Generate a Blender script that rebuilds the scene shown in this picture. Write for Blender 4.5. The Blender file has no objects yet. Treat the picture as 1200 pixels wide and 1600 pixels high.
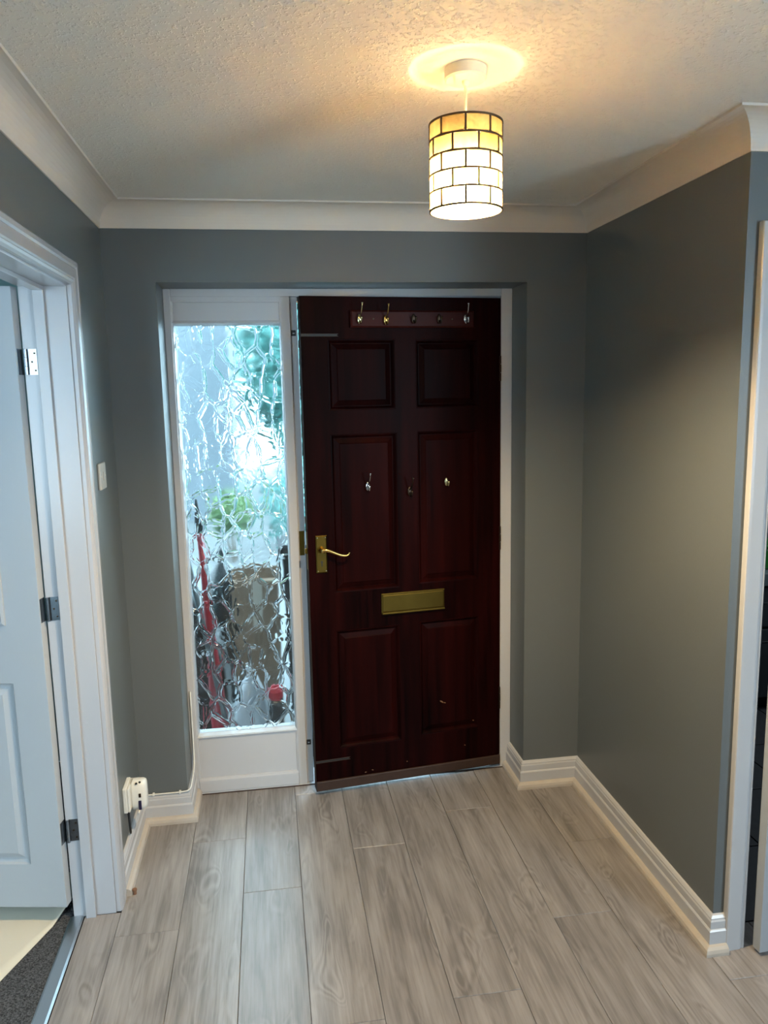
import bpy, bmesh, math, random
from mathutils import Vector, Matrix
random.seed(7)
PI = math.pi; R = math.radians
S = bpy.context.scene
COL = S.collection

# ------------------------------------------------------------------ camera, sky, lights, exposure
cam_d = bpy.data.cameras.new('camera'); cam = bpy.data.objects.new('camera', cam_d); COL.objects.link(cam)
cam_d.sensor_fit = 'HORIZONTAL'; cam_d.sensor_width = 36.0; cam_d.lens = 36.0 * 1209.45 / 1200.0
cam_d.clip_start = 0.02
def cam_matrix(p, y, r):
    p, y, r = R(p), R(y), R(r)
    f = Vector((math.sin(y)*math.cos(p), math.cos(y)*math.cos(p), -math.sin(p)))
    rt = Vector((math.cos(y), -math.sin(y), 0)); up = rt.cross(f)
    rr = rt*math.cos(r) + up*math.sin(r); uu = up*math.cos(r) - rt*math.sin(r)
    return Matrix(((rr.x, uu.x, -f.x), (rr.y, uu.y, -f.y), (rr.z, uu.z, -f.z))).to_4x4()
cam.matrix_world = Matrix.Translation((0.5453, -2.8942, 1.6355)) @ cam_matrix(8.8836, 8.3785, -1.1647)
S.camera = cam

world = bpy.data.worlds.new('overcast_sky'); S.world = world; world.use_nodes = True
bg = world.node_tree.nodes['Background']
bg.inputs['Color'].default_value = (0.56, 0.82, 1.0, 1); bg.inputs['Strength'].default_value = 9.0

S.view_settings.view_transform = 'Standard'; S.view_settings.look = 'None'
S.view_settings.gamma = 1.0; S.view_settings.use_curve_mapping = False
S.view_settings.exposure = 0.3
S.cycles.sample_clamp_indirect = 0.0

def area_light(name, loc, direction, sx, sy, power, color):
    d = bpy.data.lights.new(name, 'AREA'); d.shape = 'RECTANGLE'; d.size = sx; d.size_y = sy
    d.energy = power; d.color = color
    o = bpy.data.objects.new(name, d); COL.objects.link(o); o.location = loc
    o.rotation_euler = Vector(direction).to_track_quat('-Z', 'Y').to_euler()
    return o
# daylight entering by the hall's far window (right of and behind the camera) and by the side room's window
area_light('daylight_hall_window', (2.93, -3.42, 1.50), (-1, .12, -.55), 1.1, 1.2, 68, (0.68, 0.85, 1.0))
area_light('daylight_side_room_window', (-1.35, -3.47, 1.45), (0, 1, 0), 1.4, 1.2, 8, (0.68, 0.85, 1.0))

area_light('dark_room_fill', (3.85, .1, 1.5), (-1, .1, -.1),   .6, .8, 9, (0.8, 0.92, 1.0))  # added fill lamp, keeps the gap beside the right door from going black

# ------------------------------------------------------------------ dimensions
W, HC, COV, L, RV = 1.768, 2.212, 0.080, -1.007, 0.178
H = HC + COV
OX0, OX1, OZT = 0.178, 1.533, 2.029          # outer edges of the front door recess
FAR_X, REAR_Y = 2.90, -5.0

# ------------------------------------------------------------------ materials
def mat(name):
    m = bpy.data.materials.new(name); m.use_nodes = True
    return m, m.node_tree.nodes, m.node_tree.links, m.node_tree.nodes['Principled BSDF']
def lin(r, g, b):
    f = lambda c: (c/255/12.92) if c/255 <= .04045 else ((c/255+.055)/1.055)**2.4
    return (f(r), f(g), f(b), 1)
def simple(name, rgb, rough=.5, metal=0.0, bump=0.0, scale=60, coat=0.0, spec=None, vary=0.0):
    m, N, K, b = mat(name)
    c = lin(*rgb)
    b.inputs['Base Color'].default_value = c
    b.inputs['Roughness'].default_value = rough; b.inputs['Metallic'].default_value = metal
    b.inputs['Coat Weight'].default_value = coat
    if spec is not None: b.inputs['Specular IOR Level'].default_value = spec
    tc = N.new('ShaderNodeTexCoord')
    nz = N.new('ShaderNodeTexNoise'); nz.inputs['Scale'].default_value = scale; nz.inputs['Detail'].default_value = 4
    K.new(tc.outputs['Object'], nz.inputs['Vector'])
    if bump:
        bp = N.new('ShaderNodeBump'); bp.inputs['Strength'].default_value = bump; bp.inputs['Distance'].default_value = .002
        K.new(nz.outputs['Fac'], bp.inputs['Height']); K.new(bp.outputs['Normal'], b.inputs['Normal'])
    if vary:
        mx = N.new('ShaderNodeMix'); mx.data_type = 'RGBA'
        mx.inputs['A'].default_value = tuple(x*(1-vary) for x in c[:3]) + (1,)
        mx.inputs['B'].default_value = tuple(min(1, x*(1+vary)) for x in c[:3]) + (1,)
        K.new(nz.outputs['Fac'], mx.inputs['Factor']); K.new(mx.outputs['Result'], b.inputs['Base Color'])
    return m

M = {}
M['wall'] = simple('grey_wall_paint', (96, 100, 100), .42, bump=.12, scale=180, spec=.4)
M['white'] = simple('white_gloss_paint', (182, 181, 182), .22, bump=.06, scale=35)
M['lining'] = simple('white_satin_lining_paint', (168, 168, 171), .25, bump=.05, scale=35)
M['coving'] = simple('white_coving_paint', (212, 200, 187), .6, bump=.05, scale=60)
M['leaf_white'] = simple('white_satin_door_paint', (164, 168, 172), .3, bump=.05, scale=40)
M['bead'] = simple('varnished_pine_beading', (180, 170, 158), .4, vary=.08, scale=30)
M['teal_wall'] = simple('side_room_wall', (120, 150, 150), .6)
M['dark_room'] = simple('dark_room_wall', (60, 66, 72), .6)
M['plaster'] = simple('white_plaster', (215, 214, 210), .8)
M['render'] = simple('house_render', (100, 108, 114), .9, bump=.3, scale=40, vary=.05)
M['concrete'] = simple('pale_concrete', (98, 100, 100), .9, bump=.3, scale=20, vary=.15)
M['steel'] = simple('bright_steel', (140, 145, 150), .25, 1.0, vary=.1)
M['chrome'] = simple('chrome', (205, 205, 205), .12, 1.0)
M['brass'] = simple('aged_brass', (100, 82, 36), .42, 1.0, vary=.18, scale=25)
M['bright_brass'] = simple('bright_brass', (200, 168, 100), .25, 1.0)
M['pale_brass'] = simple('worn_pale_brass', (222, 208, 160), .2, 1.0)
M['bronze'] = simple('dark_bronze', (74, 62, 52), .4, 1.0)
M['iron'] = simple('black_iron', (28, 27, 26), .5)
M['alum'] = simple('brushed_aluminium', (190, 194, 197), .32, 1.0, bump=.1, scale=120)
M['plastic'] = simple('white_plastic', (224, 222, 214), .3)
M['switch'] = simple('greyed_white_plastic', (178, 176, 170), .35)
M['cream'] = simple('cream_plastic', (225, 215, 190), .35)
M['navy'] = simple('navy_plastic', (34, 30, 62), .35)
M['black'] = simple('black_plastic', (13, 14, 16), .4, vary=.2)
M['black_bag'] = simple('black_polythene', (10, 11, 12), .25, bump=.8, scale=14)
M['white_bag'] = simple('white_polythene', (150, 154, 158), .35, bump=.8, scale=14)
M['red'] = simple('red_paint', (150, 14, 34), .35)
M['grey_pole'] = simple('grey_metal', (100, 104, 106), .4, .6)
M['card'] = simple('brown_cardboard', (128, 106, 88), .85, vary=.1, scale=8)
M['olive'] = simple('olive_glaze', (104, 92, 52), .4)
M['terracotta'] = simple('brown_clay', (120, 84, 60), .8)
M['sheet'] = simple('cream_dust_sheet', (206, 198, 180), .75, bump=.25, scale=14, vary=.03)
M['slate'] = simple('slate_tile', (66, 68, 72), .45, bump=.3, scale=25, vary=.2)
M['charcoal'] = simple('charcoal_cabinet', (62, 68, 74), .45)
M['worktop'] = simple('grey_worktop', (108, 122, 126), .4, vary=.1)
M['green_plastic'] = simple('green_plastic', (34, 120, 40), .35)
M['blue_dark'] = simple('dark_blue_splashback', (38, 52, 72), .3)
M['bark'] = simple('bark', (92, 78, 64), .9, bump=.6, scale=20, vary=.25)
M['subfloor'] = simple('subfloor', (40, 34, 30), .9)
M['amber'] = simple('bulb_cap', (190, 190, 180), .3, .8)
M['brown_bar'] = simple('worn_brown_weather_bar', (50, 30, 19), .6, vary=.3, scale=40)

# artex ceiling: dried drips of textured paint
m, N, K, b = mat('stippled_ceiling_paint'); M['ceiling'] = m
b.inputs['Base Color'].default_value = lin(236, 228, 216); b.inputs['Roughness'].default_value = .55
b.inputs['Specular IOR Level'].default_value = .35
tc = N.new('ShaderNodeTexCoord')
n1 = N.new('ShaderNodeTexNoise'); n1.inputs['Scale'].default_value = 115; n1.inputs['Detail'].default_value = 3; n1.inputs['Roughness'].default_value = .55
n2 = N.new('ShaderNodeTexNoise'); n2.inputs['Scale'].default_value = 6; n2.inputs['Detail'].default_value = 2
K.new(tc.outputs['Object'], n1.inputs['Vector']); K.new(tc.outputs['Object'], n2.inputs['Vector'])
rp = N.new('ShaderNodeMapRange'); rp.interpolation_type = 'SMOOTHSTEP'
rp.inputs['From Min'].default_value = .52; rp.inputs['From Max'].default_value = .68
K.new(n1.outputs['Fac'], rp.inputs['Value'])
r2 = N.new('ShaderNodeMapRange'); r2.inputs['From Min'].default_value = .3; r2.inputs['From Max'].default_value = .65
r2.inputs['To Min'].default_value = .35
K.new(n2.outputs['Fac'], r2.inputs['Value'])
ml = N.new('ShaderNodeMath'); ml.operation = 'MULTIPLY'
K.new(rp.outputs['Result'], ml.inputs[0]); K.new(r2.outputs['Result'], ml.inputs[1])
bp = N.new('ShaderNodeBump'); bp.inputs['Strength'].default_value = .65; bp.inputs['Distance'].default_value = .0042
# the texture stops in a smooth round margin about the ceiling rose
vd = N.new('ShaderNodeVectorMath'); vd.operation = 'DISTANCE'; vd.inputs[1].default_value = (.982, -1.215, H)
K.new(tc.outputs['Object'], vd.inputs[0])
sm = N.new('ShaderNodeMapRange'); sm.inputs['From Min'].default_value = .115; sm.inputs['From Max'].default_value = .135
K.new(vd.outputs['Value'], sm.inputs['Value'])
m3 = N.new('ShaderNodeMath'); m3.operation = 'MULTIPLY'; K.new(ml.outputs['Value'], m3.inputs[0]); K.new(sm.outputs['Result'], m3.inputs[1])
K.new(m3.outputs['Value'], bp.inputs['Height']); K.new(bp.outputs['Normal'], b.inputs['Normal'])

def wood(name, dark, light, rough, grain, axis='Z', coat=0.0, ring=0.0, spec=.5, rnd=1.0, mid=None):
    """streaky timber, grain running along the given object axis"""
    m, N, K, b = mat(name)
    tc = N.new('ShaderNodeTexCoord'); oi = N.new('ShaderNodeObjectInfo')
    off = N.new('ShaderNodeVectorMath'); off.operation = 'SCALE'; off.inputs[0].default_value = (3.1, 7.7, 5.3)
    sc = N.new('ShaderNodeMath'); sc.operation = 'MULTIPLY'; sc.inputs[1].default_value = 9.0*rnd
    K.new(oi.outputs['Random'], sc.inputs[0]); K.new(sc.outputs['Value'], off.inputs['Scale'])
    ad = N.new('ShaderNodeVectorMath'); ad.operation = 'ADD'
    K.new(tc.outputs['Object'], ad.inputs[0]); K.new(off.outputs['Vector'], ad.inputs[1])
    mp = N.new('ShaderNodeMapping'); s = [grain, grain, grain]; s['XYZ'.index(axis)] = grain*.045
    mp.inputs['Scale'].default_value = s
    K.new(ad.outputs['Vector'], mp.inputs['Vector'])
    n1 = N.new('ShaderNodeTexNoise'); n1.inputs['Scale'].default_value = 1.0; n1.inputs['Detail'].default_value = 6; n1.inputs['Roughness'].default_value = .62
    n1.inputs['Distortion'].default_value = .35
    K.new(mp.outputs['Vector'], n1.inputs['Vector'])
    mp2 = N.new('ShaderNodeMapping'); s = [grain*.22]*3; s['XYZ'.index(axis)] = grain*.03
    mp2.inputs['Scale'].default_value = s
    K.new(ad.outputs['Vector'], mp2.inputs['Vector'])
    n2 = N.new('ShaderNodeTexNoise'); n2.inputs['Scale'].default_value = 1.0; n2.inputs['Detail'].default_value = 3
    K.new(mp2.outputs['Vector'], n2.inputs['Vector'])
    fac = N.new('ShaderNodeMath'); fac.operation = 'ADD'
    K.new(n1.outputs['Fac'], fac.inputs[0]); K.new(n2.outputs['Fac'], fac.inputs[1])
    last = fac.outputs['Value']
    if ring:
        # cathedral figure: contour lines of a stretched noise
        mp3 = N.new('ShaderNodeMapping'); s = [grain*.12]*3; s['XYZ'.index(axis)] = grain*.03
        mp3.inputs['Scale'].default_value = s; K.new(ad.outputs['Vector'], mp3.inputs['Vector'])
        n3 = N.new('ShaderNodeTexNoise'); n3.inputs['Scale'].default_value = 1.0; n3.inputs['Detail'].default_value = 1.5; n3.inputs['Distortion'].default_value = .4
        K.new(mp3.outputs['Vector'], n3.inputs['Vector'])
        q = N.new('ShaderNodeMath'); q.operation = 'MULTIPLY'; q.inputs[1].default_value = 85
        K.new(n3.outputs['Fac'], q.inputs[0])
        sn = N.new('ShaderNodeMath'); sn.operation = 'SINE'; K.new(q.outputs['Value'], sn.inputs[0])
        gate = N.new('ShaderNodeMapRange'); gate.inputs['From Min'].default_value = .53; gate.inputs['From Max'].default_value = .7
        gate.inputs['To Max'].default_value = ring; K.new(n3.outputs['Fac'], gate.inputs['Value'])
        g2 = N.new('ShaderNodeMath'); g2.operation = 'MULTIPLY'
        K.new(sn.outputs['Value'], g2.inputs[0]); K.new(gate.outputs['Result'], g2.inputs[1])
        a3 = N.new('ShaderNodeMath'); a3.operation = 'ADD'
        K.new(last, a3.inputs[0]); K.new(g2.outputs['Value'], a3.inputs[1]); last = a3.outputs['Value']
    cr = N.new('ShaderNodeValToRGB'); e = cr.color_ramp.elements
    e[0].position = .36; e[0].color = dark; e[1].position = .66; e[1].color = light
    if mid: x = cr.color_ramp.elements.new(.5); x.color = mid
    hf = N.new('ShaderNodeMath'); hf.operation = 'MULTIPLY'; hf.inputs[1].default_value = .5
    K.new(last, hf.inputs[0]); K.new(hf.outputs['Value'], cr.inputs['Fac'])
    hs = N.new('ShaderNodeHueSaturation')
    mr = N.new('ShaderNodeMapRange'); mr.inputs['To Min'].default_value = 1-.10*rnd; mr.inputs['To Max'].default_value = 1+.08*rnd
    K.new(oi.outputs['Random'], mr.inputs['Value']); K.new(mr.outputs['Result'], hs.inputs['Value'])
    K.new(cr.outputs['Color'], hs.inputs['Color']); K.new(hs.outputs['Color'], b.inputs['Base Color'])
    b.inputs['Roughness'].default_value = rough; b.inputs['Coat Weight'].default_value = coat; b.inputs['Specular IOR Level'].default_value = spec
    bp = N.new('ShaderNodeBump'); bp.inputs['Strength'].default_value = .12; bp.inputs['Distance'].default_value = .001
    K.new(n1.outputs['Fac'], bp.inputs['Height']); K.new(bp.outputs['Normal'], b.inputs['Normal'])
    return m
M['laminate'] = wood('grey_oak_laminate', lin(109, 103, 99), lin(152, 145, 141), .33, 105, 'Y', ring=.16, mid=lin(133, 126, 122))
M['mahogany'] = wood('dark_mahogany_stain', lin(8, 2, 2), lin(36, 7, 6), .40, 34, 'Z', spec=.03, rnd=.3)
M['mahogany_rail'] = wood('dark_mahogany_stain_cross_grain', lin(46, 15, 12), lin(68, 22, 17), .40, 34, 'X', spec=.1, rnd=.3)

# charcoal carpet
m, N, K, b = mat('charcoal_carpet'); M['carpet'] = m
tc = N.new('ShaderNodeTexCoord'); n1 = N.new('ShaderNodeTexNoise'); n1.inputs['Scale'].default_value = 240; n1.inputs['Detail'].default_value = 5
K.new(tc.outputs['Object'], n1.inputs['Vector'])
cr = N.new('ShaderNodeValToRGB'); cr.color_ramp.elements[0].position = .35; cr.color_ramp.elements[0].color = lin(24, 24, 27)
cr.color_ramp.elements[1].position = .7; cr.color_ramp.elements[1].color = lin(104, 104, 106)
K.new(n1.outputs['Fac'], cr.inputs['Fac']); K.new(cr.outputs['Color'], b.inputs['Base Color']); b.inputs['Roughness'].default_value = 1
bp = N.new('ShaderNodeBump'); bp.inputs['Distance'].default_value = .006; K.new(n1.outputs['Fac'], bp.inputs['Height']); K.new(bp.outputs['Normal'], b.inputs['Normal'])

# patterned glass: irregular lens cells with ridges between them
m, N, K, b = mat('patterned_glass'); M['glass'] = m
b.inputs['Base Color'].default_value = (.93, 1, .99, 1); b.inputs['Transmission Weight'].default_value = 1
b.inputs['Roughness'].default_value = .075; b.inputs['IOR'].default_value = 1.46
tc = N.new('ShaderNodeTexCoord')
nw = N.new('ShaderNodeTexNoise'); nw.inputs['Scale'].default_value = 14; nw.inputs['Detail'].default_value = 2
K.new(tc.outputs['Object'], nw.inputs['Vector'])
sb = N.new('ShaderNodeVectorMath'); sb.operation = 'SUBTRACT'; sb.inputs[1].default_value = (.5, .5, .5); K.new(nw.outputs['Color'], sb.inputs[0])
ss = N.new('ShaderNodeVectorMath'); ss.operation = 'SCALE'; ss.inputs['Scale'].default_value = .03; K.new(sb.outputs['Vector'], ss.inputs[0])
aa = N.new('ShaderNodeVectorMath'); aa.operation = 'ADD'; K.new(tc.outputs['Object'], aa.inputs[0]); K.new(ss.outputs['Vector'], aa.inputs[1])
mp = N.new('ShaderNodeMapping'); mp.inputs['Scale'].default_value = (17.0, 0, 11.0); K.new(aa.outputs['Vector'], mp.inputs['Vector'])
vo = N.new('ShaderNodeTexVoronoi'); vo.feature = 'DISTANCE_TO_EDGE'; vo.inputs['Scale'].default_value = 1.0; vo.inputs['Randomness'].default_value = .85
K.new(mp.outputs['Vector'], vo.inputs['Vector'])
mr = N.new('ShaderNodeMapRange'); mr.interpolation_type = 'SMOOTHSTEP'; mr.inputs['From Max'].default_value = .15; mr.inputs['To Min'].default_value = 1; mr.inputs['To Max'].default_value = 0
K.new(vo.outputs['Distance'], mr.inputs['Value'])
nf = N.new('ShaderNodeTexNoise'); nf.inputs['Scale'].default_value = 16; nf.inputs['Detail'].default_value = 1; K.new(tc.outputs['Object'], nf.inputs['Vector'])
nm = N.new('ShaderNodeMath'); nm.operation = 'MULTIPLY'; nm.inputs[1].default_value = .35; K.new(nf.outputs['Fac'], nm.inputs[0])
na = N.new('ShaderNodeMath'); na.operation = 'ADD'; K.new(mr.outputs['Result'], na.inputs[0]); K.new(nm.outputs['Value'], na.inputs[1])
bp = N.new('ShaderNodeBump'); bp.inputs['Strength'].default_value = 1.0; bp.inputs['Distance'].default_value = .0085
K.new(na.outputs['Value'], bp.inputs['Height']); K.new(bp.outputs['Normal'], b.inputs['Normal'])
M['clear_glass'] = simple('plain_glass', (225, 240, 240), .05); M['clear_glass'].node_tree.nodes['Principled BSDF'].inputs['Transmission Weight'].default_value = 1

# capiz shell tiles: thin, translucent, each a slightly different amber
m, N, K, b = mat('capiz_shell'); M['shell'] = m
oi = N.new('ShaderNodeObjectInfo'); cr = N.new('ShaderNodeValToRGB')
cr.color_ramp.elements[0].color = (.235, .15, .045, 1); cr.color_ramp.elements[1].color = (.39, .285, .12, 1)
K.new(oi.outputs['Random'], cr.inputs['Fac'])
tc = N.new('ShaderNodeTexCoord'); n1 = N.new('ShaderNodeTexNoise'); n1.inputs['Scale'].default_value = 45; n1.inputs['Detail'].default_value = 4; n1.inputs['Distortion'].default_value = .8
K.new(tc.outputs['Object'], n1.inputs['Vector'])
r1 = N.new('ShaderNodeMapRange'); r1.inputs['From Min'].default_value = .3; r1.inputs['From Max'].default_value = .7; r1.inputs['To Min'].default_value = .70; r1.inputs['To Max'].default_value = 1.05
K.new(n1.outputs['Fac'], r1.inputs['Value'])
mm = N.new('ShaderNodeMix'); mm.data_type = 'RGBA'; mm.blend_type = 'MULTIPLY'; mm.inputs['Factor'].default_value = 1
K.new(cr.outputs['Color'], mm.inputs['A']); K.new(r1.outputs['Result'], mm.inputs['B'])
tl = N.new('ShaderNodeBsdfTranslucent'); df = N.new('ShaderNodeBsdfDiffuse'); gl = N.new('ShaderNodeBsdfGlossy'); gl.inputs['Roughness'].default_value = .25
K.new(mm.outputs['Result'], tl.inputs['Color']); dk = N.new('ShaderNodeMix'); dk.data_type = 'RGBA'; dk.blend_type = 'MULTIPLY'; dk.inputs['Factor'].default_value = 1; dk.inputs['B'].default_value = (.45, .5, .6, 1)
K.new(mm.outputs['Result'], dk.inputs['A']); K.new(dk.outputs['Result'], df.inputs['Color'])
m1 = N.new('ShaderNodeMixShader'); m1.inputs['Fac'].default_value = .55; K.new(tl.outputs['BSDF'], m1.inputs[1]); K.new(df.outputs['BSDF'], m1.inputs[2])
m2 = N.new('ShaderNodeMixShader'); m2.inputs['Fac'].default_value = .06; K.new(m1.outputs['Shader'], m2.inputs[1]); K.new(gl.outputs['BSDF'], m2.inputs[2])
K.new(m2.outputs['Shader'], N['Material Output'].inputs['Surface'])

m, N, K, b = mat('lit_bulb'); M['bulb'] = m
b.inputs['Emission Color'].default_value = (1, .78, .45, 1); b.inputs['Emission Strength'].default_value = 22

m, N, K, b = mat('leaf_green'); M['foliage'] = m
oi = N.new('ShaderNodeTexCoord'); n1 = N.new('ShaderNodeTexNoise'); n1.inputs['Scale'].default_value = 3.0
K.new(oi.outputs['Object'], n1.inputs['Vector']); cr = N.new('ShaderNodeValToRGB')
cr.color_ramp.elements[0].position = .35; cr.color_ramp.elements[0].color = (.035, .14, .125, 1); cr.color_ramp.elements[1].position = .65; cr.color_ramp.elements[1].color = (.09, .27, .24, 1)
K.new(n1.outputs['Fac'], cr.inputs['Fac']); K.new(cr.outputs['Color'], b.inputs['Base Color']); b.inputs['Roughness'].default_value = .5
m2_ = m.copy(); m2_.name = 'lime_leaf_green'; M['foliage_lime'] = m2_
m2_.node_tree.nodes['Color Ramp'].color_ramp.elements[0].color = (.05, .11, .04, 1); m2_.node_tree.nodes['Color Ramp'].color_ramp.elements[1].color = (.13, .21, .07, 1)

# ------------------------------------------------------------------ mesh helpers
def new_obj(name, bm, material, parent=None, smooth=False, bevel=0.0, seg=2):
    me = bpy.data.meshes.new(name)
    bmesh.ops.recalc_face_normals(bm, faces=bm.faces[:])
    bm.to_mesh(me); bm.free()
    me.materials.append(material)
    if smooth: me.polygons.foreach_set('use_smooth', [True]*len(me.polygons))
    o = bpy.data.objects.new(name, me); COL.objects.link(o)
    if parent is not None: o.parent = parent
    if bevel:
        md = o.modifiers.new('soft_edges', 'BEVEL'); md.width = bevel; md.segments = seg; md.limit_method = 'ANGLE'; md.angle_limit = R(40)
    return o
def empty(name, loc=(0, 0, 0), rz=0.0):
    o = bpy.data.objects.new(name, None); o.empty_display_size = .05; COL.objects.link(o)
    o.location = loc; o.rotation_euler = (0, 0, rz); return o
def tag(o, label, cat=None, group=None, kind=None):
    o['label'] = label
    if cat: o['category'] = cat
    if group: o['group'] = group
    if kind: o['kind'] = kind
    return o
def box(bm, x0, x1, y0, y1, z0, z1):
    v = [bm.verts.new(p) for p in ((x0,y0,z0),(x1,y0,z0),(x1,y1,z0),(x0,y1,z0),(x0,y0,z1),(x1,y0,z1),(x1,y1,z1),(x0,y1,z1))]
    for f in ((0,3,2,1),(4,5,6,7),(0,1,5,4),(1,2,6,5),(2,3,7,6),(3,0,4,7)): bm.faces.new([v[i] for i in f])
def boxes(*bs):
    bm = bmesh.new()
    for b_ in bs: box(bm, *b_)
    return bm
def part(name, material, parent, *bs, bevel=.0015):
    return new_obj(name, boxes(*bs), material, parent, bevel=bevel)
def struct(name, bm, material, label, cat, **k):
    o = new_obj(name, bm, material, **k); tag(o, label, cat, kind='structure'); return o
def sweep(path, prof, fn, closed=False, caps=True):
    """sweep profile (d to the right of the path, h off the plane) along a mitred 2-D path; fn maps (u, v, h) to 3-D"""
    bm = bmesh.new(); n = len(path); rows = []
    dirs = [Vector((path[(i+1) % n][0]-path[i][0], path[(i+1) % n][1]-path[i][1])).normalized() for i in range(n if closed else n-1)]
    for i, p in enumerate(path):
        if closed: a, c = dirs[i-1], dirs[i]
        else: a = dirs[max(i-1, 0)]; c = dirs[min(i, n-2)]
        na, nc = Vector((a.y, -a.x)), Vector((c.y, -c.x))
        mv = na + nc; mv = mv / max(1e-6, mv.dot(nc)) if mv.length > 1e-6 else nc
        rows.append([bm.verts.new(fn(p[0]+mv.x*d, p[1]+mv.y*d, h)) for d, h in prof])
    k = len(prof)
    for i in range(n if closed else n-1):
        A, B = rows[i], rows[(i+1) % n]
        for j in range(k): bm.faces.new((A[j], A[(j+1) % k], B[(j+1) % k], B[j]))
    if caps and not closed: bm.faces.new(rows[0]); bm.faces.new(rows[-1][::-1])
    return bm
def lathe(prof, seg=24, bm=None, cx=0, cy=0, cz=0):
    bm = bm or bmesh.new(); rings = []
    for r, z in prof:
        rings.append([bm.verts.new((cx+r*math.cos(2*PI*i/seg), cy+r*math.sin(2*PI*i/seg), cz+z)) for i in range(seg)] if r > 1e-6 else [bm.verts.new((cx, cy, cz+z))])
    for a, c in zip(rings, rings[1:]):
        for i in range(seg):
            j = (i+1) % seg
            if len(a) == 1 and len(c) == 1: continue
            if len(a) == 1: bm.faces.new((a[0], c[j], c[i]))
            elif len(c) == 1: bm.faces.new((a[i], a[j], c[0]))
            else: bm.faces.new((a[i], a[j], c[j], c[i]))
    return bm
def tube(pts, radii, seg=10, bm=None, cap=True):
    bm = bm or bmesh.new(); pts = [Vector(p) for p in pts]
    if not hasattr(radii, '__len__'): radii = [radii]*len(pts)
    rings = []; up = None
    for i, p in enumerate(pts):
        t = (pts[min(i+1, len(pts)-1)] - pts[max(i-1, 0)]).normalized()
        if up is None: up = t.orthogonal().normalized()
        up = (up - t*up.dot(t)).normalized(); s = t.cross(up)
        rings.append([bm.verts.new(p + (up*math.cos(2*PI*k/seg) + s*math.sin(2*PI*k/seg))*radii[i]) for k in range(seg)])
    for a, c in zip(rings, rings[1:]):
        for k in range(seg): bm.faces.new((a[k], a[(k+1) % seg], c[(k+1) % seg], c[k]))
    if cap: bm.faces.new(rings[0][::-1]); bm.faces.new(rings[-1])
    return bm
def smooth_path(pts, n=6):
    """Catmull-Rom through the points"""
    P = [Vector(p) for p in pts]; P = [P[0]*2-P[1]] + P + [P[-1]*2-P[-2]]; out = []
    for i in range(1, len(P)-2):
        for k in range(n):
            t = k/n; a, b_, c, d = P[i-1:i+3]
            out.append(.5*((2*b_) + (c-a)*t + (2*a-5*b_+4*c-d)*t*t + (3*b_-a-3*c+d)*t**3))
    out.append(P[-2]); return out
def ring_panel(levels, bm=None, fill=True, close_back=None):
    """nested rectangles (x0, x1, z0, z1, y) joined into a moulded panel"""
    bm = bm or bmesh.new(); rows = []
    for x0, x1, z0, z1, y in levels: rows.append([bm.verts.new(p) for p in ((x0,y,z0),(x1,y,z0),(x1,y,z1),(x0,y,z1))])
    for a, c in zip(rows, rows[1:]):
        for i in range(4): bm.faces.new((a[i], a[(i+1) % 4], c[(i+1) % 4], c[i]))
    if fill: bm.faces.new(rows[-1])
    if close_back is not None:
        x0, x1, z0, z1, y = levels[0]
        q = [bm.verts.new(p) for p in ((x0,close_back,z0),(x1,close_back,z0),(x1,close_back,z1),(x0,close_back,z1))]
        for i in range(4): bm.faces.new((rows[0][i], rows[0][(i+1) % 4], q[(i+1) % 4], q[i]))
        bm.faces.new(q[::-1])
    return bm
def inset(x0, x1, z0, z1, steps):
    return [(x0+d, x1-d, z0+d, z1-d, y) for d, y in steps]

# ------------------------------------------------------------------ room shell
WT = .130     # left wall thickness
DY0, DY1, DZ = -2.060, -.533, 1.945      # side doorway clear opening
struct('wall_left', boxes((-WT, 0, REAR_Y, DY0-.03, 0, H), (-WT, 0, DY1+.03, .28, 0, H), (-WT, 0, DY0-.03, DY1+.03, DZ+.03, H)), M['wall'],
       'grey painted wall with the white glazed door', 'wall')
struct('wall_back', boxes((0, OX0, 0, .28, 0, H), (OX1, W, 0, .28, 0, H), (OX0, OX1, 0, .28, OZT, H)), M['wall'],
       'dark grey painted wall around the front door recess', 'wall')
struct('wall_right', boxes((W, W+.1, L, 1.0, 0, H)), M['wall'], 'long plain grey wall between front door and dark doorway', 'wall')
KX0, KX1, KZ = 1.866, 2.645, 1.975
struct('wall_return', boxes((W+.1, KX0-.025, L, L+.1, 0, H), (KX1+.025, FAR_X, L, L+.1, 0, H), (KX0-.025, KX1+.025, L, L+.1, KZ+.025, H)), M['wall'],
       'narrow blue grey wall strip beside the white casing', 'wall')
struct('wall_rear', boxes((-WT, FAR_X, REAR_Y-.1, REAR_Y, 0, H)), M['wall'], 'grey hall wall behind the viewer', 'wall')
wy0, wy1, wz0, wz1 = -4.0, -2.84, .85, 2.15
struct('wall_far_right', boxes((FAR_X, FAR_X+.1, REAR_Y, wy0, 0, H), (FAR_X, FAR_X+.1, wy1, L+.1, 0, H), (FAR_X, FAR_X+.1, wy0, wy1, 0, wz0), (FAR_X, FAR_X+.1, wy0, wy1, wz1, H)),
       M['wall'], 'grey hall end wall holding the hall window', 'wall')
struct('window_2', boxes((FAR_X, FAR_X+.05, wy0, wy0+.05, wz0, wz1), (FAR_X, FAR_X+.05, wy1-.05, wy1, wz0, wz1), (FAR_X, FAR_X+.05, wy0, wy1, wz0, wz0+.05), (FAR_X, FAR_X+.05, wy0, wy1, wz1-.05, wz1)),
       M['white'], 'white frame of the hall window out of view', 'window')
struct('ceiling', boxes((-WT, FAR_X+.1, REAR_Y-.1, .28, H, H+.05)), M['ceiling'], 'cream ceiling with stippled textured paint', 'ceiling')

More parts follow.
